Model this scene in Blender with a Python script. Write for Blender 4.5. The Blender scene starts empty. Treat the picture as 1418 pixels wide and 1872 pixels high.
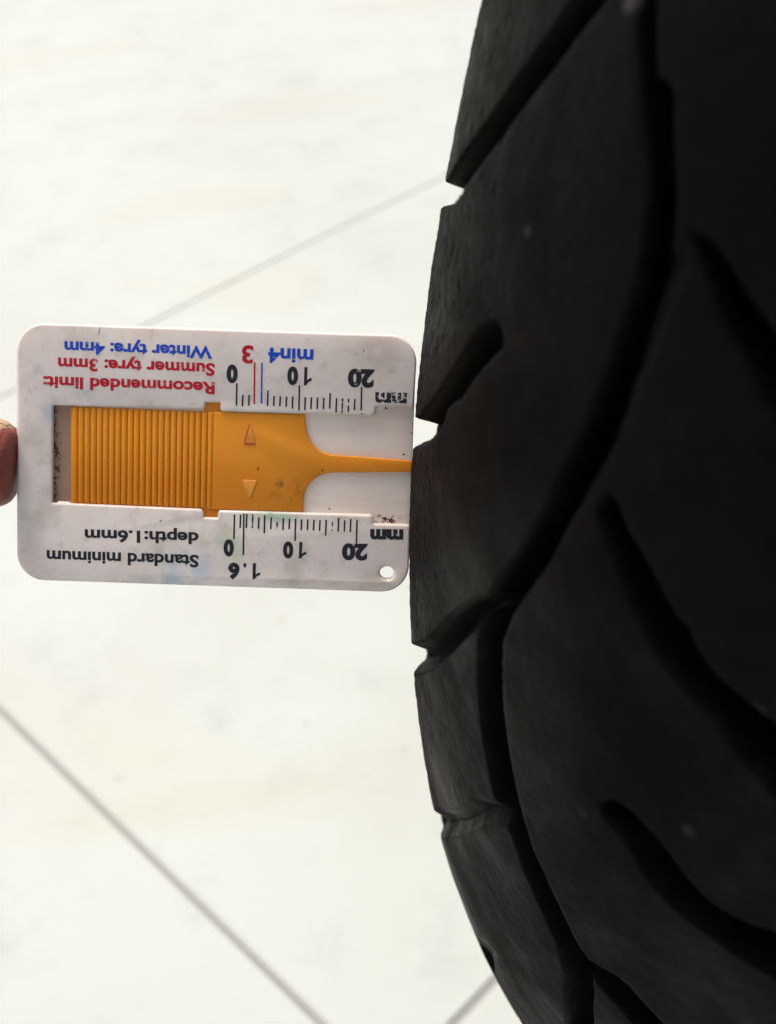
import bpy, bmesh, math, random
import numpy as np
from mathutils import Vector, Matrix, noise as mnoise
random.seed(4)
S = bpy.context.scene
COL = S.collection
MM = 0.001

# ------------------------------------------------------------------ camera
# The place was surveyed in millimetres in a frame at the camera (x right, y up, z back);
# UP is the true vertical in that frame, HUB the wheel centre, AX the axle direction.
PX, PY, FPX = 709.0, 936.0, 2270.0
HUB = np.array([233.45, 98.35, -324.66])
AX = np.array([.74605475, -.43228877, .50648666]); AX /= np.linalg.norm(AX)
RMAJ, RMIN = 214.54, 87.095
_e = np.cross(AX, [0, 0, 1.]); _e /= np.linalg.norm(_e); _e2 = np.cross(AX, _e)
_al = math.radians(230)
UP = math.cos(_al) * _e + math.sin(_al) * _e2
FWD = np.array([0, 0, -1.]) - UP * (-UP[2]); FWD /= np.linalg.norm(FWD)
RGT = np.cross(FWD, UP)
ROT = np.array([RGT, FWD, UP])                      # survey frame -> world axes
HUBZ = RMAJ + RMIN
def w(p):                                            # survey mm -> world metres
    q = ROT @ (np.asarray(p, float) - HUB); return Vector(((q[0]) * MM, q[1] * MM, (q[2] + HUBZ) * MM))
def wd(d): q = ROT @ np.asarray(d, float); return Vector(q)

cam = bpy.data.cameras.new('camera'); camo = bpy.data.objects.new('camera', cam); COL.objects.link(camo)
cam.sensor_fit = 'VERTICAL'; cam.sensor_height = 24.0; cam.lens = FPX / 1872 * 24.0
cam.clip_start = 0.01; cam.clip_end = 200
m = Matrix.Identity(4)
for i, a in enumerate(([1, 0, 0], [0, 1, 0], [0, 0, 1])):
    v = wd(a)
    for j in range(3): m[j][i] = v[j]
m.translation = w([0, 0, 0]); camo.matrix_world = m
S.camera = camo
cam.dof.use_dof = True; cam.dof.focus_distance = 0.200; cam.dof.aperture_fstop = cam.lens / 2.2

# ------------------------------------------------------------------ light
SUN_EL, SUN_AZ = math.radians(60), math.radians(-32)       # azimuth from the viewing direction, negative = left
wo = bpy.data.worlds.new('World'); S.world = wo; wo.use_nodes = True
nt = wo.node_tree; bg = nt.nodes['Background']; sky = nt.nodes.new('ShaderNodeTexSky')
sky.sky_type = 'NISHITA'; sky.sun_disc = False; sky.sun_elevation = SUN_EL; sky.sun_rotation = SUN_AZ
sky.air_density = .6; sky.dust_density = 9.0; sky.ozone_density = 0.0
nt.links.new(sky.outputs[0], bg.inputs[0]); bg.inputs[1].default_value = 0.15
sd = Vector((math.sin(SUN_AZ) * math.cos(SUN_EL), math.cos(SUN_AZ) * math.cos(SUN_EL), math.sin(SUN_EL)))
su = bpy.data.lights.new('sun', 'SUN'); su.energy = 0.8; su.angle = math.radians(25); su.color = (1, .965, .92)
suo = bpy.data.objects.new('sun', su); COL.objects.link(suo); suo.rotation_euler = sd.to_track_quat('Z', 'Y').to_euler()
suo.location = (0, 0, 3)
S.view_settings.view_transform = 'Standard'; S.view_settings.look = 'None'
S.view_settings.exposure = 0.33; S.view_settings.gamma = 1.0
S.cycles.max_bounces = 8

# ------------------------------------------------------------------ helpers
def nodes(name):
    m = bpy.data.materials.new(name); m.use_nodes = True
    t = m.node_tree; b = t.nodes['Principled BSDF']; return m, t, b
class N:
    """small node helper"""
    def __init__(s, t):
        s.t = t; s.tc = t.nodes.new('ShaderNodeTexCoord').outputs['Object']
    def n(s, ty, **kw):
        x = s.t.nodes.new(ty)
        for k, v in kw.items():
            if hasattr(x, k): setattr(x, k, v)
        return x
    def link(s, a, b): s.t.links.new(a, b)
    def noise(s, scale, detail=4, rough=.6, vec=None, dist=0):
        x = s.n('ShaderNodeTexNoise'); x.inputs['Scale'].default_value = scale; x.inputs['Detail'].default_value = detail
        x.inputs['Roughness'].default_value = rough; x.inputs['Distortion'].default_value = dist
        s.link(vec or s.tc, x.inputs['Vector']); return x.outputs['Fac']
    def scaled(s, sc, vec=None, loc=(0, 0, 0)):
        x = s.n('ShaderNodeMapping'); x.inputs['Scale'].default_value = sc; x.inputs['Location'].default_value = loc
        s.link(vec or s.tc, x.inputs['Vector']); return x.outputs[0]
    def ramp(s, f, lo, hi, a=0., b=1.):
        x = s.n('ShaderNodeMapRange', interpolation_type='SMOOTHSTEP'); s.link(f, x.inputs['Value'])
        for k, v in zip(('From Min', 'From Max', 'To Min', 'To Max'), (lo, hi, a, b)): x.inputs[k].default_value = v
        return x.outputs[0]
    def math(s, op, a, b=None):
        x = s.n('ShaderNodeMath', operation=op)
        for i, v in enumerate((a, b)):
            if v is None: continue
            if isinstance(v, (int, float)): x.inputs[i].default_value = v
            else: s.link(v, x.inputs[i])
        return x.outputs[0]
    def mix(s, f, a, b):
        x = s.n('ShaderNodeMix', data_type='RGBA')
        for sock, v in ((x.inputs[0], f), (x.inputs[6], a), (x.inputs[7], b)):
            if isinstance(v, (int, float)): sock.default_value = v
            elif isinstance(v, tuple): sock.default_value = (*v, 1)
            else: s.link(v, sock)
        return x.outputs[2]
    def blob(s, c, size, soft=.5):
        """mask of an oval stain at local point c (m) with half sizes size"""
        x = s.n('ShaderNodeMapping'); x.vector_type = 'POINT'
        x.inputs['Location'].default_value = tuple(-c[i] / size[i] for i in range(3)); x.inputs['Scale'].default_value = tuple(1 / k for k in size)
        s.link(s.tc, x.inputs['Vector'])
        l = s.n('ShaderNodeVectorMath', operation='LENGTH'); s.link(x.outputs[0], l.inputs[0])
        return s.ramp(l.outputs['Value'], 1.0, 1 - soft, 0, 1)
    def bump(s, h, dist, strength=1, prev=None):
        x = s.n('ShaderNodeBump'); x.inputs['Distance'].default_value = dist; x.inputs['Strength'].default_value = strength
        s.link(h, x.inputs['Height'])
        if prev: s.link(prev, x.inputs['Normal'])
        return x.outputs[0]

def tag(o, label=None, cat=None, group=None, kind=None):
    for k, v in (('label', label), ('category', cat), ('group', group), ('kind', kind)):
        if v: o[k] = v
    return o
def empty(name, mat=None):
    o = bpy.data.objects.new(name, None); o.empty_display_size = .02; COL.objects.link(o)
    if mat is not None: o.matrix_world = mat
    return o
def mesh(name, verts, faces, mat, parent=None, smooth=False):
    me = bpy.data.meshes.new(name); me.from_pydata([tuple(v) for v in verts], [], faces); me.update()
    if mat: me.materials.append(mat)
    if smooth: me.polygons.foreach_set('use_smooth', [True] * len(me.polygons))
    o = bpy.data.objects.new(name, me); COL.objects.link(o); o.parent = parent; return o
def bmobj(name, bm, mat, parent=None, smooth=False):
    bmesh.ops.recalc_face_normals(bm, faces=bm.faces)
    me = bpy.data.meshes.new(name); bm.to_mesh(me); bm.free()
    me.materials.append(mat)
    if smooth: me.polygons.foreach_set('use_smooth', [True] * len(me.polygons))
    o = bpy.data.objects.new(name, me); COL.objects.link(o); o.parent = parent; return o
def plate(name, loops, z0, z1, bevel, mat, parent, res=3):
    """flat plate from 2-D outlines (mm) with holes and rounded rims, between heights z0 < z1"""
    from mathutils.geometry import tessellate_polygon
    L = []
    for n_, lp in enumerate(loops):
        P = []
        for p in lp:
            if not P or math.dist(P[-1], p) > 1e-4: P.append((float(p[0]), float(p[1])))
        if math.dist(P[0], P[-1]) < 1e-4: P.pop()
        A = sum(P[i - 1][0] * P[i][1] - P[i][0] * P[i - 1][1] for i in range(len(P)))
        if (A > 0) != (n_ == 0): P.reverse()           # outer loop counter-clockwise, holes clockwise
        L.append(P)
    steps = [(0., z0 + bevel)] if bevel else [(0., z0)]
    ring = [(bevel * (1 - math.cos(a)), bevel * (1 - math.sin(a))) for a in [math.pi / 2 * k / res for k in range(res + 1)]]
    prof = [(i_, z0 + h_) for i_, h_ in reversed(ring)] + [(i_, z1 - h_) for i_, h_ in ring]   # inset, height, bottom to top
    vs, fs, caps = [], [], [[], []]
    for P in L:
        k = len(P); off = []
        for i in range(k):
            d1 = np.array(P[i]) - np.array(P[i - 1]); d2 = np.array(P[(i + 1) % k]) - np.array(P[i])
            d1 /= np.linalg.norm(d1); d2 /= np.linalg.norm(d2); n1 = np.array([-d1[1], d1[0]]); n2 = np.array([-d2[1], d2[0]])
            m_ = n1 + n2; m_ = m_ / max(.3, (m_ @ m_) / 2) if np.linalg.norm(m_) > 1e-3 else n1; off.append(m_)
        base = len(vs)
        for i_, z_ in prof:
            for p, o_ in zip(P, off): vs.append(((p[0] + o_[0] * i_) * MM, (p[1] + o_[1] * i_) * MM, z_ * MM))
        for r in range(len(prof) - 1):
            for i in range(k): A = base + r * k; fs.append((A + i, A + (i + 1) % k, A + k + (i + 1) % k, A + k + i))
        caps[0].append([base + i for i in range(k)]); caps[1].append([base + (len(prof) - 1) * k + i for i in range(k)])
    for ci, cap in enumerate(caps):
        if len(cap) == 1: fs.append(tuple(cap[0])); continue
        flat = [i for c_ in cap for i in c_]
        for t_ in tessellate_polygon([[Vector((vs[i][0] * 1000, vs[i][1] * 1000, 0)) for i in c_] for c_ in cap]):
            fs.append(tuple(flat[i] for i in t_))
    bm = bmesh.new(); bv = [bm.verts.new(v) for v in vs]
    for f in fs:
        try: bm.faces.new([bv[i] for i in f])
        except ValueError: pass
    bm.normal_update()
    for f in bm.faces: f.smooth = len(f.verts) == 4 and abs(f.normal.z) < .999
    o = bmobj(name, bm, mat, parent); 
    try:
        for e in o.data.edges: pass
        o.data.set_sharp_from_angle(angle=math.radians(50))
    except Exception: pass
    return o
def from_curve(name, cu, mat, parent, loc, xf=None):
    t = bpy.data.objects.new('tmp', cu); COL.objects.link(t)
    dg = bpy.context.evaluated_depsgraph_get(); me = bpy.data.meshes.new_from_object(t.evaluated_get(dg))
    bpy.data.objects.remove(t); bpy.data.curves.remove(cu)
    if xf is not None: me.transform(xf)
    me.name = name; me.materials.clear(); me.materials.append(mat)
    me.polygons.foreach_set('use_smooth', [False] * len(me.polygons))
    o = bpy.data.objects.new(name, me); COL.objects.link(o); o.parent = parent; o.location = loc
    return o

# ================================================================== FLOOR
def floor_hit(x, y):
    d = np.array([(x - PX) / FPX, -(y - PY) / FPX, -1.]); p0 = HUB - UP * HUBZ
    return w(d * (UP @ p0) / (UP @ d))
mt, t, b = nodes('tile_glaze'); n = N(t)
oi = n.n('ShaderNodeObjectInfo')
wv = n.n('ShaderNodeNewGeometry').outputs['Position']
f1 = n.noise(5, 5, .6, wv); f2 = n.noise(22, 6, .7, wv); f3 = n.noise(60, 3, .6, wv)
c = n.mix(n.ramp(f1, .42, .68), (.485, .54, .52), (.455, .50, .475))
c = n.mix(n.math('MULTIPLY', n.ramp(f2, .50, .75), .55), c, (.375, .415, .40))
c = n.mix(n.math('MULTIPLY', n.ramp(f3, .68, .78), .6), c, (.27, .28, .26))
v1 = n.noise(2.2, 3, .5, n.scaled((1, 3.2, 1), wv), .8)
c = n.mix(n.math('MULTIPLY', n.ramp(v1, .58, .66), .35), c, (.46, .475, .40))
n.link(c, b.inputs['Base Color']); b.inputs['Roughness'].default_value = .5; b.inputs['Specular IOR Level'].default_value = .15
n.link(n.bump(n.noise(180, 3, .5, wv), .0004, .4), b.inputs['Normal'])
mg, t, b = nodes('grout'); n = N(t)
wg = n.n('ShaderNodeNewGeometry').outputs['Position']; sx = n.n('ShaderNodeSeparateXYZ'); n.link(wg, sx.inputs[0])
# overexposure painted into the grout: far joint paled towards the tile colour
n.link(n.mix(n.ramp(n.math('ADD', sx.outputs['Y'], n.math('MULTIPLY', n.noise(4, 2, .5, wg), .3)), .22, .46), n.mix(n.noise(90, 4), (.26, .275, .265), (.31, .325, .315)), (.58, .63, .60)), b.inputs['Base Color']); b.inputs['Roughness'].default_value = .9

A0, A1 = floor_hit(0, 1300), floor_hit(590, 1872)
B0, B1 = floor_hit(280, 590), floor_hit(800, 330)
C0 = floor_hit(862, 1836)
dB = (B1 - B0); dB.z = 0; dB.normalize()
dA = (A1 - A0); dA.z = 0; dA.normalize()
dA2 = Vector((-dB.y, dB.x, 0)); dA2 = dA2 if dA2.dot(dA) > 0 else -dA2
TILE_B = abs((C0 - B0).dot(dA2))                    # pitch across the joints that run along dB
print('tile pitch', TILE_B, 'angle err', math.degrees(dA.angle(dA2)))
Am = (A0 + A1) / 2
org = B0 + dB * (Am - B0).dot(dB)                     # crossing of joint A with joint B
ang = math.atan2(dB.y, dB.x)
fl = empty('floor', Matrix.Translation((org.x, org.y, 0)) @ Matrix.Rotation(ang, 4, 'Z'))
tag(fl, 'pale glazed floor tiles with thin grey joints, out of focus below', 'floor', None, 'structure')
TA = .98; sgn = 1 if dA2.dot(Vector((-math.sin(ang), math.cos(ang), 0))) > 0 else -1
J = .0026                                             # joint width
XS = [k * TA for k in range(-5, 6)]
YS = [-4.62, -3.70, -2.78, -1.86, -.94, 0, TILE_B, TILE_B + .92, TILE_B + 1.84, TILE_B + 2.76]
YS = sorted(y * sgn for y in YS)
def tile_mesh(W_, D_):
    bm = bmesh.new(); z = .008
    bmesh.ops.create_cube(bm, size=1)
    for v in bm.verts: v.co = Vector((v.co.x * (W_ - J), v.co.y * (D_ - J), (v.co.z - .5) * z))
    bmesh.ops.bevel(bm, geom=[e for e in bm.edges if all(v.co.z > -.001 for v in e.verts)], offset=.0008, segments=2, affect='EDGES')
    return bm
protos = {}
for i in range(len(XS) - 1):
    for j in range(len(YS) - 1):
        D_ = round(YS[j + 1] - YS[j], 4)
        if D_ not in protos: o = protos[D_] = bmobj('tile', tile_mesh(TA, D_), mt, fl)
        else: o = protos[D_].copy(); COL.objects.link(o)
        o.parent = fl; o.location = ((XS[i] + XS[i + 1]) / 2, (YS[j] + YS[j + 1]) / 2, 0)
bed = mesh('grout_bed', [(x * 40, y * 40, -.0010) for x, y in ((-1, -1), (1, -1), (1, 1), (-1, 1))], [(0, 1, 2, 3)], mg, fl)
r1 = 40; zz_ = -.0006                                  # plain paving out to the horizon round the tiled area
mesh('outer_paving', [(-r1, -r1, zz_), (r1, -r1, zz_), (r1, r1, zz_), (-r1, r1, zz_), (XS[0], YS[0], zz_), (XS[-1], YS[0], zz_), (XS[-1], YS[-1], zz_), (XS[0], YS[-1], zz_)],
     [(0, 1, 5, 4), (1, 2, 6, 5), (2, 3, 7, 6), (3, 0, 4, 7)], mt, fl)

# ================================================================== TYRE
mr, t, b = nodes('tyre_rubber'); n = N(t)
fa = n.noise(28, 5, .65); fb = n.noise(900, 3, .6); fc = n.noise(2600, 2, .5)
c = n.mix(n.ramp(fa, .35, .7), (.0012, .0013, .0013), (.0030, .0028, .0027))
c = n.mix(n.math('MULTIPLY', n.ramp(n.noise(45, 4, .7, None, .6), .52, .72), .7), c, (.0085, .0068, .0052))
sxy = n.n('ShaderNodeSeparateXYZ'); n.link(n.tc, sxy.inputs[0])
wear = n.ramp(n.math('ADD', sxy.outputs['Z'], n.math('MULTIPLY', n.noise(70, 4, .7), .02)), -.018, -.048)
c = n.mix(n.math('MULTIPLY', wear, n.ramp(n.noise(500, 5, .75), .30, .62, .35, 1)), c, (.0066, .0060, .0050))      # dusty, scuffed shoulder; also carries the left side's brighter light
dust = n.math('MULTIPLY', n.ramp(fc, .62, .74), n.ramp(n.noise(60, 3), .40, .62))
c = n.mix(n.math('MULTIPLY', dust, .5), c, (.035, .032, .027))
sp = n.n('ShaderNodeTexVoronoi'); sp.inputs['Scale'].default_value = 75; sp.inputs['Randomness'].default_value = 1
n.link(n.tc, sp.inputs['Vector'])
c = n.mix(n.math('MULTIPLY', n.math('MULTIPLY', n.ramp(sp.outputs['Distance'], .11, .04), n.ramp(n.noise(37, 1), .50, .58)), .7), c, (.06, .058, .056))
n.link(c, b.inputs['Base Color'])
n.link(n.ramp(n.noise(35, 5, .7), .3, .7, .45, .8), b.inputs['Roughness'])
b.inputs['Specular IOR Level'].default_value = .055
h = n.bump(fb, .0002, .5); h = n.bump(fc, .00008, .5, h)
n.link(h, b.inputs['Normal'])

UD0 = -47.0
def tyre_uv(x, y):
    """point of the photograph -> (arc length round, arc length across) on the tread, mm"""
    d = np.array([(x - PX) / FPX, -(y - PY) / FPX, -1.])
    def f(s):
        P = d * s - HUB; h = P @ AX; q = P - h * AX; rr = np.linalg.norm(q); return math.hypot(rr - RMAJ, h) - RMIN, h, q, rr
    ts = np.linspace(80, 420, 1400); P = ts[:, None] * d - HUB; h = P @ AX
    q = P - h[:, None] * AX; rr = np.linalg.norm(q, axis=1); g = np.hypot(rr - RMAJ, h) - RMIN
    if (g < 0).any():
        i = int(np.argmax(g < 0)); lo, hi = ts[i - 1], ts[i]
        for _ in range(25):
            mid = (lo + hi) / 2
            if f(mid)[0] < 0: hi = mid
            else: lo = mid
        s = hi
    else: s = ts[int(np.argmin(g))]
    _, h, q, rr = f(s)
    return (math.degrees(math.atan2(q @ _e2, q @ _e)) - UD0) * math.radians(1) * 285, math.atan2(h, rr - RMAJ) * RMIN
# (outline in photograph pixels, extra points past the outline in tread mm offsets, depth mm, wall softness mm)
GRV = [
 ([(1130, -110), (1049, 0), (966, 116), (877, 243), (815, 335)], [(1190, -110), (1105, 0), (1004, 134), (902, 268), (838, 357), (824, 372), (813, 385)], (.28, -.96), 5.5, .5),
 ([(1150, -110), (1161, 0), (1163, 101), (1173, 213), (1183, 283), (1188, 354), (1178, 430), (1163, 515), (1135, 596), (1105, 683), (1075, 763), (1039, 834), (1004, 910), (953, 1000), (902, 1071), (892, 1092)],
  [(1190, -110), (1199, 0), (1199, 142), (1229, 160), (1230, 283), (1234, 354), (1229, 430), (1217, 510), (1196, 581), (1163, 682), (1120, 809), (1074, 890), (1033, 966), (1002, 1026), (952, 1095), (925, 1136)], False, 6.5, .7),
 ([(925, 1070), (905, 1084), (865, 1094), (822, 1124), (797, 1152), (779, 1170), (761, 1176)], [(912, 1130), (900, 1139), (868, 1150), (843, 1174), (819, 1199), (797, 1218), (775, 1230), (760, 1233)], (.76, -.64), 4.6, 1.9),
 ([(890, 1085), (877, 1161), (874, 1200), (875, 1264), (882, 1340), (895, 1416), (905, 1460), (935, 1524), (958, 1590), (994, 1671), (1019, 1727), (1032, 1782), (1034, 1858), (1030, 1960)],
  [(940, 1110), (917, 1170), (916, 1220), (919, 1289), (928, 1365), (943, 1446), (957, 1500), (973, 1555), (1014, 1641), (1054, 1727), (1077, 1757), (1082, 1800), (1082, 1858), (1085, 1960)], False, 6.5, .6),
 ([(930, 1475), (903, 1463), (867, 1457), (852, 1470), (832, 1481), (806, 1478)], [(950, 1520), (935, 1514), (903, 1501), (877, 1514), (847, 1527), (818, 1532)], (.87, -.48), 2.2, 2.2),
 ([(903, 586), (878, 600), (851, 635), (831, 668), (810, 700), (785, 737), (764, 764)], [(916, 603), (919, 632), (890, 660), (865, 690), (847, 716), (834, 738), (829, 731), (813, 748), (809, 770), (795, 795), (776, 812), (762, 823)], (.56, -.83), 5.2, .5),
 ([(1105, 905), (1088, 930), (1095, 960), (1125, 1036), (1156, 1112), (1206, 1203), (1257, 1264), (1308, 1325), (1358, 1390), (1440, 1480)], [(1120, 905), (1140, 960), (1181, 1026), (1237, 1132), (1258, 1146), (1262, 1168), (1308, 1238), (1418, 1325), (1500, 1400)], False, 6, .8),
 ([(1219, 460), (1196, 581), (1163, 682), (1120, 809), (1074, 890), (1040, 950)], [(1256, 462), (1247, 500), (1214, 596), (1184, 672), (1143, 784), (1107, 862), (1062, 935)], False, 1.7, 2.2),
 ([(1258, 425), (1277, 480), (1308, 571), (1353, 667), (1418, 779), (1480, 880)], [(1290, 432), (1328, 480), (1368, 545), (1418, 612), (1510, 720)], False, 5.5, 1.2),
 ([(1098, 1468), (1100, 1485), (1146, 1539), (1181, 1605), (1232, 1661), (1308, 1717), (1358, 1752), (1440, 1800), (1560, 1850)], [(1122, 1462), (1156, 1484), (1206, 1539), (1247, 1595), (1297, 1651), (1358, 1686), (1418, 1706), (1500, 1730), (1600, 1765)], False, 6, .8),
 ([(1060, 1750), (1090, 1795), (1150, 1862), (1200, 1920)], [(1077, 1757), (1135, 1790), (1200, 1860), (1260, 1930)], False, 5.5, .7),
 ([(905, 1742), (893, 1728), (880, 1700)], [(912, 1752), (903, 1765), (905, 1790)], (.95, -.3), 1.2, 2.4),
]
polys = []
for L, Rr, beyond, dep, soft in GRV:
    A = [np.array(tyre_uv(*p)) for p in L]; B = [np.array(tyre_uv(*p)) for p in Rr]
    if beyond:                                      # run on round the shoulder, past what the lens sees
        d = np.array(beyond)
        A.append(A[-1] + d * 42); B.append(B[-1] + d * 42)
    polys.append((np.array(A + B[::-1]), dep, soft))
def smooth_poly(P):
    Q = []
    for i in range(len(P)):
        a, b_, = P[i], P[(i + 1) % len(P)]; Q += [a * .88 + b_ * .12, a * .12 + b_ * .88]
    return np.array(Q)
def groove_depth(s, tt):
    """depth (mm) of the tread grooves at arc positions s, tt"""
    out = np.zeros_like(s)
    for P, dep, soft in polys:
        P = smooth_poly(P)
        lo, hi = P.min(0) - 3, P.max(0) + 3
        idx = np.nonzero((s > lo[0]) & (s < hi[0]) & (tt > lo[1]) & (tt < hi[1]))[0]
        if not len(idx): continue
        x, y = s[idx], tt[idx]; best = np.full(len(idx), 1e9); ins = np.zeros(len(idx), bool)
        for i in range(len(P)):
            ax, ay = P[i]; bx, by = P[(i + 1) % len(P)]; dx, dy = bx - ax, by - ay
            k = np.clip(((x - ax) * dx + (y - ay) * dy) / (dx * dx + dy * dy + 1e-9), 0, 1)
            best = np.minimum(best, np.hypot(x - ax - k * dx, y - ay - k * dy))
            c = (ay > y) != (by > y)
            with np.errstate(divide='ignore', invalid='ignore'):
                ins ^= c & (x < dx * (y - ay) / (dy if dy else 1e-9) + ax)
        sdv = np.where(ins, best, -best)
        q = np.clip((sdv + .15) / (soft + .9), 0, 1); lip = np.clip((sdv + .6) / .9, 0, 1)
        g = dep * (q * q * (3 - 2 * q)) ** .75 + .12 * lip * lip
        out[idx] = np.maximum(out[idx], g)
    return out
PER = 40.0
uf0, uf1 = -70.0, -24.0
u_f = np.arange(uf0, uf1, 0.08); u_c = np.arange(uf1, uf0 + 360, 0.45)
U = np.concatenate([u_f, u_c]); nU = len(U)
V = np.concatenate([np.arange(-108, -78, 2.), np.arange(-78, -56, .4), np.arange(-56, 20, .26), np.arange(20, 78, .7), np.arange(78, 109, 2.)]); nV = len(V)
UU, VV = np.meshgrid(U, V, indexing='ij')
left = VV <= 18
wr = lambda a: (a - uf0 - 3) % PER + uf0 + 3
fine = (UU < uf1) & left
up = np.where(fine, UU, np.where(left, wr(UU), wr(UU + PER / 2)))
s_ = (up - UD0) * math.radians(1) * 285; t_ = np.radians(np.where(left, VV, -VV + 0)) * RMIN
dep = groove_depth(s_.ravel(), t_.ravel()).reshape(UU.shape)
fade = np.clip((78 - np.abs(VV)) / 6, 0, 1); dep = dep * fade
# worn, uneven rubber: low waves, small pits
rng = np.random.default_rng(3)
def vnoise(x, y, sc, seed):
    x, y = x / sc, y / sc; xi, yi = np.floor(x).astype(int), np.floor(y).astype(int); fx, fy = x - xi, y - yi
    fx, fy = fx * fx * (3 - 2 * fx), fy * fy * (3 - 2 * fy)
    def hsh(a, b_): 
        v = np.sin(a * 127.1 + b_ * 311.7 + seed * 74.7) * 43758.5453; return v - np.floor(v)
    return (hsh(xi, yi) * (1 - fx) + hsh(xi + 1, yi) * fx) * (1 - fy) + (hsh(xi, yi + 1) * (1 - fx) + hsh(xi + 1, yi + 1) * fx) * fy
sx = UU * math.radians(1) * 290; sy = np.radians(VV) * RMIN
rough = .25 * (vnoise(sx, sy, 18, 1) - .5) + .10 * (vnoise(sx, sy, 4, 2) - .5) + .05 * (vnoise(sx, sy, 1.3, 3) - .5) + .24 * np.clip((-VV - 32) / 8, 0, 1) * (vnoise(sx, sy, .8, 4) - .5)
pit = np.clip(vnoise(sx, sy, .9, 5) - .86, 0, 1) * 3.2 * np.clip((-VV - 24) / 10, 0, 1) * np.clip(vnoise(sx, sy, 7, 6) * 2 - .5, 0, 1)
rad = RMIN - dep + np.where(dep < 1, rough - pit, rough * .5)
# sidewall: tuck in towards the bead
rad = rad - np.clip(np.abs(VV) - 78, 0, 40) ** 1.3 * .12
ur, vr = np.radians(UU), np.radians(VV)
radial = np.cos(ur)[..., None] * _e + np.sin(ur)[..., None] * _e2
P = radial * (RMAJ + rad * np.cos(vr))[..., None] + AX * (rad * np.sin(vr))[..., None]
TB = np.array([_e, _e2, AX])                         # tyre's own axes (third = axle)
Pl = P @ TB.T * MM
# inner carcass
Vi = np.linspace(108, -108, 30); 
ri = RMIN - 11 - np.clip(np.abs(Vi) - 78, 0, 40) ** 1.3 * .05
Ui, VI = np.meshgrid(np.radians(U), np.radians(Vi), indexing='ij')
rdi = np.cos(Ui)[..., None] * _e + np.sin(Ui)[..., None] * _e2
Pi = (rdi * (RMAJ + ri[None] * np.cos(VI))[..., None] + AX * (ri[None] * np.sin(VI))[..., None]) @ TB.T * MM
ALL = np.concatenate([Pl, Pi], axis=1); nA = ALL.shape[1]
verts = ALL.reshape(-1, 3)
i = np.arange(nU)[:, None]; j = np.arange(nA)[None, :]
i2, j2 = (i + 1) % nU, (j + 1) % nA
quads = np.stack(np.broadcast_arrays(i * nA + j, i2 * nA + j, i2 * nA + j2, i * nA + j2), -1).reshape(-1, 4)
def numesh(name, v, q):
    me = bpy.data.meshes.new(name); me.vertices.add(len(v)); me.vertices.foreach_set('co', np.ascontiguousarray(v, np.float32).ravel())
    me.loops.add(q.size); me.loops.foreach_set('vertex_index', q.ravel().astype(np.int32))
    me.polygons.add(len(q)); me.polygons.foreach_set('loop_start', np.arange(0, q.size, 4, dtype=np.int32))
    me.polygons.foreach_set('use_smooth', np.ones(len(q), bool)); me.update(calc_edges=True); me.validate(); return me
print('tyre verts', len(verts))
me = numesh('tread', verts, quads); me.materials.append(mr)
tm = Matrix.Identity(4)
for a_, vec in enumerate((_e, _e2, AX)):
    vv = wd(vec)
    for b_ in range(3): tm[b_][a_] = vv[b_]
tm.translation = w(HUB)
tyre = empty('motorcycle_wheel', tm)
tag(tyre, 'motorcycle wheel with a black grooved tyre standing on the pale tiles', 'wheel')
to = bpy.data.objects.new('tread', me); COL.objects.link(to); to.parent = tyre
# the rim that carries it
mm_, t, b = nodes('rim_paint'); b.inputs['Base Color'].default_value = (.03, .03, .032, 1); b.inputs['Metallic'].default_value = .3; b.inputs['Roughness'].default_value = .35
def lathe(name, prof, mat, parent, seg=96):
    vs, fs = [], []
    k = len(prof)
    for a in range(seg):
        c_, s2 = math.cos(a / seg * 2 * math.pi), math.sin(a / seg * 2 * math.pi)
        vs += [(r * c_ * MM, r * s2 * MM, z * MM) for r, z in prof]
    for a in range(seg):
        for q in range(k):
            fs.append((a * k + q, ((a + 1) % seg) * k + q, ((a + 1) % seg) * k + (q + 1) % k, a * k + (q + 1) % k))
    return mesh(name, vs, fs, mat, parent, True)
lathe('rim', [(212, -74), (224, -76), (225, -71), (210, -68), (190, -40), (186, 0), (190, 40), (210, 68), (225, 71), (224, 76), (212, 74), (204, 68), (183, 42), (179, 0), (183, -42), (204, -68)], mm_, tyre)
lathe('hub', [(14, -60), (38, -60), (44, -45), (36, -20), (36, 20), (44, 45), (38, 60), (14, 60)], mm_, tyre, 48)
for a in range(5):
    bm = bmesh.new(); bmesh.ops.create_cube(bm, size=1)
    for v in bm.verts:
        o_ = v.co.x > 0; v.co = Vector(((182 if o_ else 34) * MM, v.co.y * (24 if o_ else 34) * MM, v.co.z * (26 if o_ else 44) * MM))
    bmesh.ops.bevel(bm, geom=bm.edges[:], offset=.004, segments=2, affect='EDGES')
    bmesh.ops.rotate(bm, verts=bm.verts, cent=(0, 0, 0), matrix=Matrix.Rotation(a * math.tau / 5, 3, 'Z'))
    bmobj('spoke', bm, mm_, tyre, False)

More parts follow.
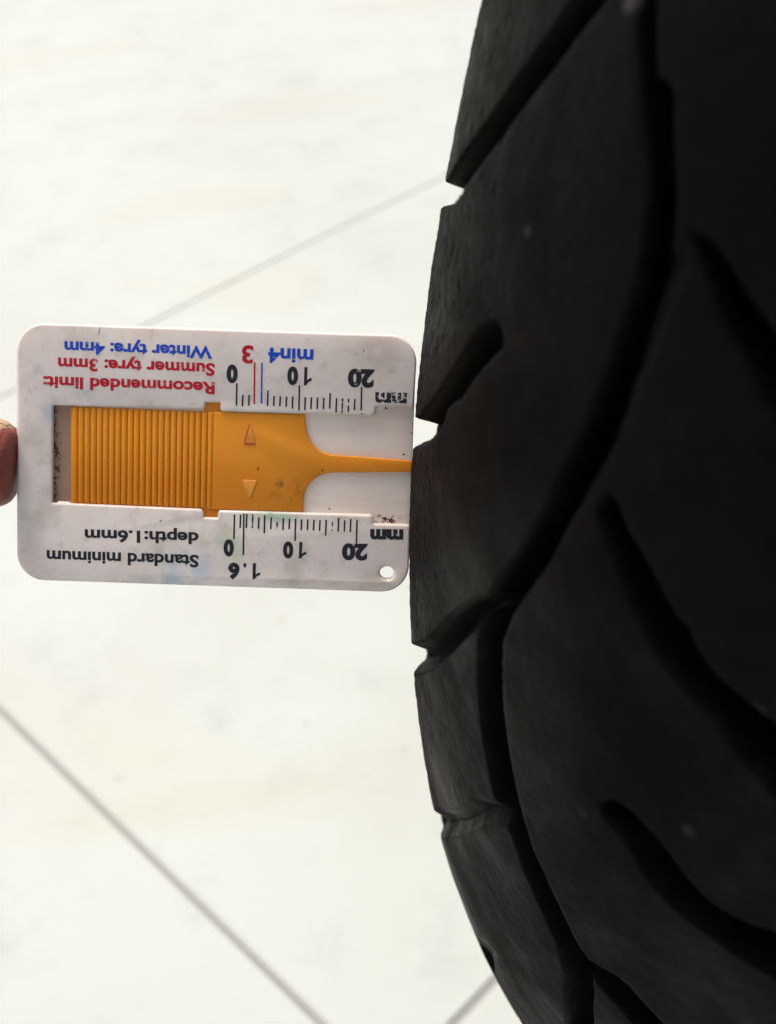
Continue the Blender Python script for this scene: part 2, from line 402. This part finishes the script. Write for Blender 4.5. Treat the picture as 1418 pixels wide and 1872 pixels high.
# ================================================================== GAUGE
CX_ = np.array([.99937888, -.03523480, -.00067630]); CN = np.array([-.00404706, -.13380956, .99099880]); CN /= np.linalg.norm(CN)
CX_ = CX_ - CN * (CX_ @ CN); CX_ /= np.linalg.norm(CX_); CYv = np.cross(CN, CX_); CT = np.array([-27.8334507, 8.48299261, -200.09523])
def g(x, y, z=0.):                                   # photograph point -> mm on the gauge's face (or a plane z mm above it)
    d = np.array([(x - PX) / FPX, -(y - PY) / FPX, -1.]); o_ = CT + CN * z
    p = d * ((CN @ o_) / (CN @ d)) - CT; return np.array([p @ CX_, p @ CYv])
gm = Matrix.Identity(4)
for a_, vec in enumerate((CX_, CYv, CN)):
    vv = wd(vec)
    for b_ in range(3): gm[b_][a_] = vv[b_]
gm.translation = w(CT)
gauge = empty('tread_depth_gauge', gm)
tag(gauge, 'white plastic tyre tread depth gauge with orange slider pressed against the tyre', 'depth gauge')

def L3(x, y, z=0.): p = g(x, y, z); return (p[0] * MM, p[1] * MM, z * MM)
mw, t, b = nodes('white_plastic'); n = N(t)
fa = n.noise(90, 5, .65); fb = n.noise(420, 4, .7); fc = n.noise(1500, 2, .5)
c = n.mix(n.ramp(fa, .35, .7), (.86, .79, .725), (.79, .715, .645))
c = n.mix(n.math('MULTIPLY', n.ramp(fb, .52, .78), .6), c, (.50, .45, .38))
c = n.mix(n.math('MULTIPLY', n.ramp(n.noise(130, 3, .6, n.scaled((1, 1, 1), None, (.03, .07, 0))), .50, .70), .55), c, (.55, .50, .41))
def stain(c, px, py, sx_, sy_, col, amt, nz=160, z=0):
    a = n.blob(L3(px, py, z), (sx_ * MM, sy_ * MM, 2 * MM), .9)
    a = n.math('MULTIPLY', a, n.ramp(n.noise(nz, 3, .6), .32, .62)); return n.mix(n.math('MULTIPLY', a, amt), c, col)
c = stain(c, 345, 1035, 5.2, 4.2, (.28, .52, .72), .75)
c = stain(c, 295, 1060, 7, 1.8, (.32, .46, .52), .6)
c = stain(c, 420, 1000, 4, 4.6, (.42, .60, .36), .6)
c = stain(c, 495, 945, 5.5, 1.5, (.16, .48, .26), .9, 90)
c = stain(c, 90, 752, 1.6, 2.6, (.35, .52, .70), .6)
c = stain(c, 150, 712, 3, 2, (.45, .58, .72), .35)
c = stain(c, 690, 640, 5, 4, (.45, .38, .30), .45)
c = stain(c, 560, 1065, 9, 1.2, (.35, .28, .20), .6)
c = stain(c, 60, 1000, 3, 6, (.52, .42, .42), .5, 60)
sp = n.n('ShaderNodeTexVoronoi'); sp.inputs['Scale'].default_value = 420; n.link(n.tc, sp.inputs['Vector'])
c = n.mix(n.math('MULTIPLY', n.math('MULTIPLY', n.ramp(sp.outputs['Distance'], .10, .05), n.ramp(n.noise(300, 1), .56, .62)), .8), c, (.10, .05, .03))
n.link(c, b.inputs['Base Color']); b.inputs['Roughness'].default_value = .42
b.inputs['Subsurface Weight'].default_value = .25; b.inputs['Subsurface Radius'].default_value = (1, .8, .6); b.inputs['Subsurface Scale'].default_value = .0012
n.link(n.bump(fb, .00006, .5, n.bump(fc, .00002, .5)), b.inputs['Normal'])

mb, t, b = nodes('white_backplate_plastic'); n = N(t)      # the sunk back plate, specked with rubbed-in dirt
fa = n.noise(200, 4, .6, n.scaled((.25, 2, 1)))
c = n.mix(n.ramp(fa, .4, .75), (.90, .80, .735), (.80, .69, .62))
a = n.blob(L3(112, 830, -1.5), (3.4 * MM, 30 * MM, 3 * MM), .5); c = n.mix(n.math('MULTIPLY', a, .9), c, (.31, .20, .12))  # window brown: dirt plus recess shade and orange reflection put into the colour
a = n.math('MULTIPLY', n.blob(L3(101, 830, -1.5), (1.3 * MM, 11 * MM, 3 * MM), .5), n.ramp(n.noise(1500, 3, .6), .50, .60)); c = n.mix(a, c, (.05, .03, .02))
a = n.math('MULTIPLY', n.blob(L3(705, 950, -1.5), (3 * MM, 1.6 * MM, 3 * MM), .8), n.ramp(n.noise(1200, 3, .6), .50, .60)); c = n.mix(a, c, (.06, .03, .02))
sp = n.n('ShaderNodeTexVoronoi'); sp.inputs['Scale'].default_value = 420; n.link(n.tc, sp.inputs['Vector'])
c = n.mix(n.math('MULTIPLY', n.math('MULTIPLY', n.ramp(sp.outputs['Distance'], .11, .06), n.ramp(n.noise(260, 1), .50, .56)), .85), c, (.09, .03, .02))
n.link(c, b.inputs['Base Color']); b.inputs['Roughness'].default_value = .45
b.inputs['Subsurface Weight'].default_value = .7; b.inputs['Subsurface Radius'].default_value = (1, .85, .75); b.inputs['Subsurface Scale'].default_value = .0022

def arc(c_, r, a0, a1, k=9): return [(c_[0] + r * math.cos(math.radians(a0 + (a1 - a0) * i / k)), c_[1] + r * math.sin(math.radians(a0 + (a1 - a0) * i / k))) for i in range(k + 1)]
def round_poly(pts):
    """pts: (x, y, radius) in mm -> outline with rounded corners"""
    out = []; k = len(pts)
    for i in range(k):
        p = Vector(pts[i][:2]); r = pts[i][2]
        if r <= 0: out.append(tuple(p)); continue
        a = (Vector(pts[i - 1][:2]) - p); b_ = (Vector(pts[(i + 1) % k][:2]) - p); a.normalize(); b_.normalize()
        half = a.angle(b_) / 2; d = r / math.tan(half); c_ = p + (a + b_).normalized() * (r / math.sin(half))
        s1, s2 = p + a * d, p + b_ * d; v1, v2 = s1 - c_, s2 - c_; st = 3 if r < 1 else 12
        for q in range(st + 1):
            v = v1.lerp(v2, q / st).normalized() * r
            out.append(tuple(c_ + v))
    return out
G = lambda x, y, r=0., z=0.: (*g(x, y, z), r)
hole = arc(g(707, 1048), 1.08, 0, 360, 28)[:-1]
cor = 4.4
face = [G(31, 589.5, cor), G(763.5, 613.5, cor), G(755, 745, .35), G(688, 744, .2), G(687, 760, .8), G(403, 752, .5), G(403, 736, .1), G(376, 735.5, .1), G(376, 748, .7),
        G(97, 741, .15), G(96, 919, .15), G(372, 931, .7), G(373, 946, .1), G(398, 947, .1), G(399, 933, .5), G(681, 941, .5), G(683, 957.5, .15), G(748.5, 959, .5), G(744.8, 1084, cor), G(33, 1060, cor)]
plate('face_plate', [round_poly(face), hole], -1.1, 0, .42, mw, gauge, 4)
ZB = -1.1
# the back plate: a slot next to the window's lower edge lets the floor shine through
back = [G(33, 592, cor, -2), G(760.5, 616, cor, -2), G(743.5, 1081.5, cor, -2), G(35, 1057.5, cor, -2)]
slot = [tuple(g(x, y, ZB)) for x, y in ((105, 916), (128, 917.5), (128, 921), (104, 919.5))]
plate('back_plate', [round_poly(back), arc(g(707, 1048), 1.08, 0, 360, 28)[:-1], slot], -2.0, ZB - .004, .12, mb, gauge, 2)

# ---- slider
my, t, b = nodes('orange_plastic'); n = N(t); b.inputs['Specular IOR Level'].default_value = .35
fa = n.noise(120, 4, .6); fb = n.noise(700, 3, .6)
c = n.mix(n.ramp(n.noise(45, 2, .5), .3, .7), (.86, .335, .022), (.76, .255, .010))
for (px_, py_, sx_, sy_, am) in ((512, 884, 1.1, 1.2, 1.0), (540, 900, 2.0, 3.0, .6), (500, 905, 2.2, 1.2, .35), (590, 870, 2.4, .8, .3)):
    a = n.math('MULTIPLY', n.blob(L3(px_, py_, -.3), (sx_ * MM, sy_ * MM, 2 * MM), .9), n.ramp(n.noise(500, 3, .6), .35, .6)); c = n.mix(n.math('MULTIPLY', a, am * .8), c, (.13, .10, .02))
sp = n.n('ShaderNodeTexVoronoi'); sp.inputs['Scale'].default_value = 330; n.link(n.tc, sp.inputs['Vector'])
c = n.mix(n.math('MULTIPLY', n.math('MULTIPLY', n.ramp(sp.outputs['Distance'], .10, .05), n.ramp(n.noise(210, 1), .52, .58)), .8), c, (.12, .04, .01))
n.link(c, b.inputs['Base Color']); b.inputs['Roughness'].default_value = .38
b.inputs['Subsurface Weight'].default_value = .25; b.inputs['Subsurface Radius'].default_value = (1, .5, .15); b.inputs['Subsurface Scale'].default_value = .001
n.link(n.bump(fb, .00003, .5), b.inputs['Normal'])
zs = -.35
Q = lambda x, y: tuple(g(x, y, zs))
def bez(p0, p1, p2, p3, k=10):
    return [tuple((1 - t_) ** 3 * np.array(p0) + 3 * (1 - t_) ** 2 * t_ * np.array(p1) + 3 * (1 - t_) * t_ ** 2 * np.array(p2) + t_ ** 3 * np.array(p3)) for t_ in np.linspace(0, 1, k + 1)]
out = [Q(391, 752.5), Q(557, 757.5)] + bez(Q(559, 775), Q(561, 808), Q(580, 830), Q(612, 832)) + bez(Q(612, 832), Q(650, 834), Q(700, 838), Q(751.5, 843), 5)[1:] + \
      [Q(751, 862.5)] + bez(Q(751, 862.5), Q(700, 864), Q(660, 864), Q(608, 864), 5)[1:] + bez(Q(608, 864), Q(575, 866), Q(555, 890), Q(555, 916))[1:] + [Q(555, 936), Q(387, 931)]
slider = plate('slider', [out], -1.06, zs, .22, my, gauge, 3)
# ribbed grip (its floor and 24 rounded ribs)
qz = lambda x, y, z: tuple(g(x, y, z))
plate('grip_base', [[qz(130, 743, -.95), qz(393, 753, -.95), qz(389, 931, -.95), qz(131, 920, -.95)]], -1.07, -.72, .05, my, slider, 1).location -= slider.location
NR = 23; wr_ = 260.5 / NR
top0, top1 = np.array(g(131.5, 743, -.5)), np.array(g(392, 752, -.5)); bt0, bt1 = np.array(g(132.5, 920, -.5)), np.array(g(389, 931, -.5))
ribw = np.linalg.norm(top1 - top0) / NR
def rib_mesh():
    L = np.linalg.norm(top0 - bt0) ; hw = ribw / 2 * .985; hgt = .48; segs = 8
    vs = []; fs = []
    ys = [-L / 2, -L / 2 + .08, -L / 2 + .25, -L / 2 + .5, L / 2 - .5, L / 2 - .25, L / 2 - .08, L / 2]; sc = [.35, .68, .9, 1, 1, .9, .68, .35]
    for y_, s_ in zip(ys, sc):
        for q in range(segs + 1):
            a = math.pi * q / segs; vs.append((math.cos(a) * hw * (.6 + .4 * s_) * MM, y_ * MM, (max(0, math.sin(a)) ** .6 * hgt * s_) * MM))
    for r in range(len(ys) - 1):
        for q in range(segs): A = r * (segs + 1) + q; fs.append((A, A + 1, A + segs + 2, A + segs + 1))
    fs.append(tuple(range(segs + 1))); fs.append(tuple((len(ys) - 1) * (segs + 1) + q for q in range(segs, -1, -1)))
    return vs, fs
vs, fs = rib_mesh(); r0_ = mesh('rib', vs, fs, my, slider, True)
bm = bmesh.new(); bm.from_mesh(r0_.data); bmesh.ops.recalc_face_normals(bm, faces=bm.faces); bm.to_mesh(r0_.data); bm.free()
for i in range(NR):
    f_ = (i + .5) / NR; c_ = (top0 * (1 - f_) + top1 * f_ + bt0 * (1 - f_) + bt1 * f_) / 2
    o = r0_ if i == 0 else r0_.copy()
    if i: COL.objects.link(o)
    o.parent = slider; o.location = Vector((c_[0] * MM, c_[1] * MM, -.78 * MM)) - slider.location
# guide tabs running in the two notches, lower than the face
for pts in (((374, 730), (405, 730), (405, 760), (374, 760)), ((370, 925), (400, 925), (400, 950), (370, 950))):
    plate('guide_tab', [[qz(x, y, -1) for x, y in pts]], -1.08, -.75, .05, my, slider, 1).location -= slider.location
mri, t, b = nodes('red_ink'); n = N(t); n.link(n.mix(n.noise(900), (.62, .008, .02), (.72, .02, .035)), b.inputs['Base Color']); b.inputs['Roughness'].default_value = .5
mya, t, b = nodes('rubbed_orange_plastic'); n = N(t); n.link(n.mix(n.ramp(n.noise(400), .4, .7), (.86, .37, .05), (.76, .29, .025)), b.inputs['Base Color']); b.inputs['Roughness'].default_value = .45
def tri(px, mat_, z0, z1, name):
    o = plate(name, [round_poly([G(x, y, .15, zs) for x, y in px])], z0, z1, .07, mat_, slider, 2); o.location -= slider.location; return o
tri([(458, 771), (468.5, 812), (445.5, 811)], mya, zs - .1, zs + .13, 'arrow_mark')
tri([(444, 877), (471, 878), (457.5, 916)], mya, zs - .1, zs + .13, 'arrow_mark')
def strip(name, p, q, wpx, z, mat_, par, th=.03, wear=None):
    a, b_ = np.array(g(*p, z)), np.array(g(*q, z)); d = (b_ - a) / np.linalg.norm(b_ - a); nn = np.array([-d[1], d[0]]) * wpx / 11.35 / 2
    L_ = [tuple(a + nn), tuple(a - nn), tuple(b_ - nn), tuple(b_ + nn)]
    vs = [(x * MM, y * MM, zz * MM) for zz in (z, z + th) for x, y in L_]
    o = mesh(name, vs, [(3, 2, 1, 0), (4, 5, 6, 7), (0, 1, 5, 4), (1, 2, 6, 5), (2, 3, 7, 6), (3, 0, 4, 7)], mat_, par); return o
for p, q in (((446.5, 810.5), (467.5, 811.5)), ((447, 808), (457, 776))):
    o = strip('arrow_outline', p, q, 2.2, zs + .12, mri, slider, .02); o.location -= slider.location

# ---- print
def ink(name, col, wear=.5, lo=.60, hi=.66):
    m_, t, b = nodes(name); n_ = N(t)
    a = n_.math('MULTIPLY', n_.ramp(n_.noise(1300, 3, .65, n_.scaled((.5, 1, 1))), lo, hi), wear)
    n_.link(n_.mix(a, col, (.72, .69, .68)), b.inputs['Base Color']); b.inputs['Roughness'].default_value = .45; return m_
mk = ink('black_ink', (.012, .012, .014), .8, .66, .72); mkw = ink('worn_black_ink', (.012, .012, .014), 1, .53, .57)
mred = ink('red_print', (.50, .003, .012), .35); mblue = ink('blue_print', (.006, .065, .52), .35)
def font_dim(body):
    cu = bpy.data.curves.new('t', 'FONT'); cu.body = body; t_ = bpy.data.objects.new('t', cu); COL.objects.link(t_)
    me_ = bpy.data.meshes.new_from_object(t_.evaluated_get(bpy.context.evaluated_depsgraph_get()))
    co = np.array([v.co[:] for v in me_.vertices]); bpy.data.objects.remove(t_); bpy.data.curves.remove(cu); return co.min(0), co.max(0)
HCAP = font_dim('H'); HCAP = HCAP[1][1] - HCAP[0][1]
def print_text(body, left, right, cap, mat_, bold=.02, sp_=1.0, name='printed_text'):
    """left/right: ends of the baseline as they stand in the photograph; the card is upside down, so the text starts at the right"""
    cu = bpy.data.curves.new('txt', 'FONT'); cu.body = body; cu.offset = bold; cu.extrude = .0; cu.space_character = sp_; cu.resolution_u = 4
    cu.fill_mode = 'BOTH'
    a, b_ = np.array(g(*right)), np.array(g(*left)); Wd = np.linalg.norm(b_ - a); d = (b_ - a) / Wd
    t_ = bpy.data.objects.new('tmp', cu); COL.objects.link(t_)
    cu.extrude = .02
    me_ = bpy.data.meshes.new_from_object(t_.evaluated_get(bpy.context.evaluated_depsgraph_get())); bpy.data.objects.remove(t_); bpy.data.curves.remove(cu)
    co = np.array([v.co[:] for v in me_.vertices]); x0, x1 = co[:, 0].min(), co[:, 0].max()
    kx = Wd / (x1 - x0); ky = cap / 11.35 / (HCAP + 2 * bold)
    X = (co[:, 0] - x0) * kx; Y = (co[:, 1] + bold) * ky; nn = np.array([-d[1], d[0]])
    xy = a + X[:, None] * d + Y[:, None] * nn
    for v, (x, y), zz in zip(me_.vertices, xy, co[:, 2]): v.co = (x * MM, y * MM, (.012 + zz) * MM)
    me_.materials.clear(); me_.materials.append(mat_)
    o = bpy.data.objects.new(name, me_); COL.objects.link(o); o.parent = gauge; return o
def print_one(left, right, cap, mat_):
    """the figure 1 with its slanting flag, upside down like the rest"""
    a, b_ = np.array(g(*right)), np.array(g(*left)); Wd = np.linalg.norm(b_ - a); d = (b_ - a) / Wd; nn = np.array([-d[1], d[0]]); h = cap / 11.35
    pts = [a + d * Wd * x + nn * h * y for x, y in ((.60, 0), (1, 0), (1, 1), (.68, 1), (.55, .88), (.32, .79), (0, .74), (0, .57), (.32, .62), (.60, .72))]
    k = len(pts); vs = [(p[0] * MM, p[1] * MM, z * MM) for z in (.005, .035) for p in pts]
    mesh('printed_text', vs, [tuple(range(k, 2 * k))] + [(i, (i + 1) % k, k + (i + 1) % k, k + i) for i in range(k)], mat_, gauge)
def cr(k, x, y): ox, oy = {1: (0, 560), 2: (380, 560), 3: (0, 820), 4: (380, 820)}[k]; return (ox + x / 3.376, oy + y / 3.376)
K = 1 / 3.376
for body, k, l, r, cap, mat_, bold in (
    ('Winter tyre: 4mm', 1, (400, 214), (1312, 246), 76, mblue, .033),
    ('Summer tyre: 3mm', 1, (360, 316), (1328, 352), 76, mred, .033),
    ('Recommended limit:', 1, (268, 430), (1328, 468), 75, mred, .033),
    ('3', 2, (213, 240), (283, 242), 109, mred, .03), ('min4', 2, (375, 254), (655, 265), 92, mblue, .033),
    ('0', 2, (118, 359), (187, 361), 112, mk, .058), ('0', 2, (493, 371), (560, 373), 112, mk, .058), ('20', 2, (868, 384), (1030, 390), 112, mk, .058),
    ('mm', 2, (1036, 528), (1225, 534), 92, mkw, .045),
    ('depth:1.6mm', 3, (525, 498), (1228, 517), 76, mk, .030), ('Standard minimum', 3, (290, 627), (1228, 657), 79, mk, .030),
    ('0', 4, (100, 560), (163, 562), 106, mk, .058), ('0', 4, (467, 573), (530, 575), 106, mk, .058), ('20', 4, (830, 584), (988, 588), 106, mk, .058),
    ('mm', 4, (1004, 496), (1203, 499), 92, mk, .058), ('6', 4, (128, 704), (198, 706), 102, mk, .058), ('.', 4, (222, 706), (240, 707), 102, mk, .058)):
    print_text(body, cr(k, *l), cr(k, *r), cap * K, mat_, bold)
for k, l, r, cap in ((2, (598, 375), (645, 377), 110), (4, (567, 576), (612, 578), 104), (4, (280, 707), (327, 709), 100)):
    print_one(cr(k, *l), cr(k, *r), cap * K, mk)
TT = [(180, 475, 613, 0), (217, 547, 617, 0), (256, 547, 613, 0), (290, 345, 603, 1), (335, 348, 600, 2), (372, 520, 615, 0), (410, 553, 615, 0), (448, 555, 618, 0), (487, 557, 620, 0), (525, 557, 632, 0),
      (566, 487, 642, 0), (602, 560, 640, 0), (640, 562, 634, 0), (678, 563, 634, 0), (717, 565, 635, 0), (756, 535, 632, 0), (795, 567, 655, 0), (832, 568, 660, 3), (870, 570, 660, 3), (908, 572, 640, 0), (950, 498, 642, 0)]
BT = [(165, 408, 558, 0), (203, 408, 490, 0), (223, 400, 658, 0), (241, 403, 490, 0), (278, 405, 493, 3), (316, 425, 495, 0), (352, 412, 523, 0), (392, 425, 497, 0), (430, 428, 497, 3), (467, 430, 497, 0), (505, 432, 498, 0),
      (542, 433, 570, 0), (580, 437, 503, 0), (618, 437, 503, 0), (656, 440, 505, 0), (693, 442, 508, 0), (731, 440, 537, 0), (770, 440, 508, 3), (808, 428, 512, 0), (846, 443, 512, 0), (883, 433, 515, 0), (921, 443, 583, 0)]
for k, tks in ((2, TT), (4, BT)):
    for x, y0, y1, cc in tks:
        strip('tick_mark', cr(k, x + 1, y0), cr(k, x - 2, y1), 3.0, .005, (mk, mred, mblue, mkw)[cc], gauge, .025)
# scratch near the top rim
for p, q in (((184, 598), (181, 612)), ((667, 622), (665, 645))):
    strip('scratch', p, q, 1.1, .003, mkw, gauge, .01)

# ================================================================== HAND
ms, t, b = nodes('skin'); n = N(t)
fa = n.noise(70, 4, .6); fb = n.noise(900, 4, .6, n.scaled((1, 3, 3)))
c = n.mix(n.ramp(fa, .35, .7), (.28, .055, .032), (.14, .020, .012))
n.link(c, b.inputs['Base Color']); b.inputs['Roughness'].default_value = .5
b.inputs['Subsurface Weight'].default_value = .2; b.inputs['Subsurface Radius'].default_value = (1, .3, .15); b.inputs['Subsurface Scale'].default_value = .002
n.link(n.bump(fb, .0004, 1), b.inputs['Normal'])
mn, t, b = nodes('dry_nail'); n = N(t)
vo = n.n('ShaderNodeTexVoronoi', feature='DISTANCE_TO_EDGE'); vo.inputs['Scale'].default_value = 420; n.link(n.tc, vo.inputs['Vector'])
ck = n.ramp(vo.outputs['Distance'], .0, .07)
c = n.mix(ck, (.12, .06, .03), n.mix(n.noise(300), (.60, .44, .28), (.42, .27, .15)))
n.link(c, b.inputs['Base Color']); b.inputs['Roughness'].default_value = .6; n.link(n.bump(ck, .0003, .8), b.inputs['Normal'])

tip = CT + CX_ * (np.array(g(31, 850, -1.2)))[0] + CYv * np.array(g(31, 850, -1.2))[1] - CN * 1.4
hm = gm.copy(); hm.translation = w(tip)
hand = empty('person_hand', hm)
tag(hand, 'fingertip pushing the short end of the white gauge from the side', 'hand')
def skinned(chains, parent, name):
    vs, es, rs = [], [], []
    def add(p, r):
        for i_, q in enumerate(vs):
            if (Vector(q) - Vector(p)).length < 1e-6: return i_
        vs.append(tuple(p)); rs.append(r); return len(vs) - 1
    for ch in chains:
        prev = None
        for p, r in ch:
            i_ = add([c_ * .1 for c_ in p], r * .1)
            if prev is not None: es.append((prev, i_))
            prev = i_
    me_ = bpy.data.meshes.new(name); me_.from_pydata(vs, es, []); o = bpy.data.objects.new(name, me_); COL.objects.link(o)
    md = o.modifiers.new('skin', 'SKIN'); md.use_smooth_shade = True; md.branch_smoothing = .6
    sv = me_.skin_vertices[0].data if me_.skin_vertices else None
    for i_, r in enumerate(rs):
        sv[i_].radius = r if isinstance(r, tuple) else (r, r); sv[i_].use_root = (i_ == 0)
    sb = o.modifiers.new('sub', 'SUBSURF'); sb.levels = 3; sb.render_levels = 3
    me2 = bpy.data.meshes.new_from_object(o.evaluated_get(bpy.context.evaluated_depsgraph_get()))
    bpy.data.objects.remove(o); me2.transform(Matrix.Scale(.01, 4)); me2.name = name; me2.materials.clear(); me2.materials.append(ms)
    print('hand', len(me2.vertices), [tuple(round(c*1000,1) for c in q) for q in (np.min([v.co for v in me2.vertices],0), np.max([v.co for v in me2.vertices],0))])
    me2.polygons.foreach_set('use_smooth', [True] * len(me2.polygons))
    o2 = bpy.data.objects.new(name, me2); COL.objects.link(o2); o2.parent = parent; return o2
W_ = (-108, -6, -16)
chains = [
 [((-330, -110, -130), 38), ((-240, -72, -88), 33), ((-180, -44, -58), 27), ((-150, -30, -40), 26), ((-128, -16, -26), 24), (W_, 25), ((-88, -2, -10), 20), ((-72, 0, -4), 12), ((-44, 3, 3), 9.4), ((-22, 2, 1), 8.9), ((-9.5, 0, 0), 8.8), ((-3.2, 0, 0), 8.0), ((-1.0, -.3, 0), 6.9), ((.15, -.4, 0), 5.6)],
 [(W_, 25), ((-86, -18, -12), 15), ((-70, -20, -10), 10.5), ((-48, -22, -14), 9), ((-40, -24, -30), 8), ((-54, -24, -36), 7.2)],
 [(W_, 25), ((-92, -32, -18), 14), ((-76, -36, -14), 9.5), ((-58, -38, -20), 8.4), ((-52, -38, -34), 7.6), ((-64, -38, -38), 7)],
 [(W_, 25), ((-98, -44, -22), 12), ((-82, -50, -20), 8), ((-68, -51, -26), 7), ((-66, -50, -36), 6.4), ((-74, -49, -39), 6)],
 [(W_, 25), ((-98, 12, -24), 15), ((-84, 22, -30), 11.5), ((-64, 22, -32), 10), ((-48, 17, -28), 8.8)],
]
skinned(chains, hand, 'skin')
# nail on the upper side of the fingertip
vs, fs = [], []
for i in range(9):
    for j in range(9):
        a = math.radians(90 + (j - 4) * 15); x_ = -.5 - i * 1.35; rr_ = 7.6 * math.sqrt(max(0., 1 - (max(0, x_ + 6) / 8.4) ** 2)) + .25
        if i == 0: rr_ -= .2
        vs.append((x_ * MM - (.9 * abs(j - 4) / 4) ** 2 * MM, math.sin(a) * rr_ * MM, math.cos(a) * rr_ * MM))
fs = [(i * 9 + j, i * 9 + j + 1, i * 9 + j + 10, i * 9 + j + 9) for i in range(8) for j in range(8)]
nl = mesh('nail', vs, fs, mn, hand, True); nl.location = (0, -.1 * MM, 0)
sm = nl.modifiers.new('t', 'SOLIDIFY'); sm.thickness = .0005; sm.offset = 0
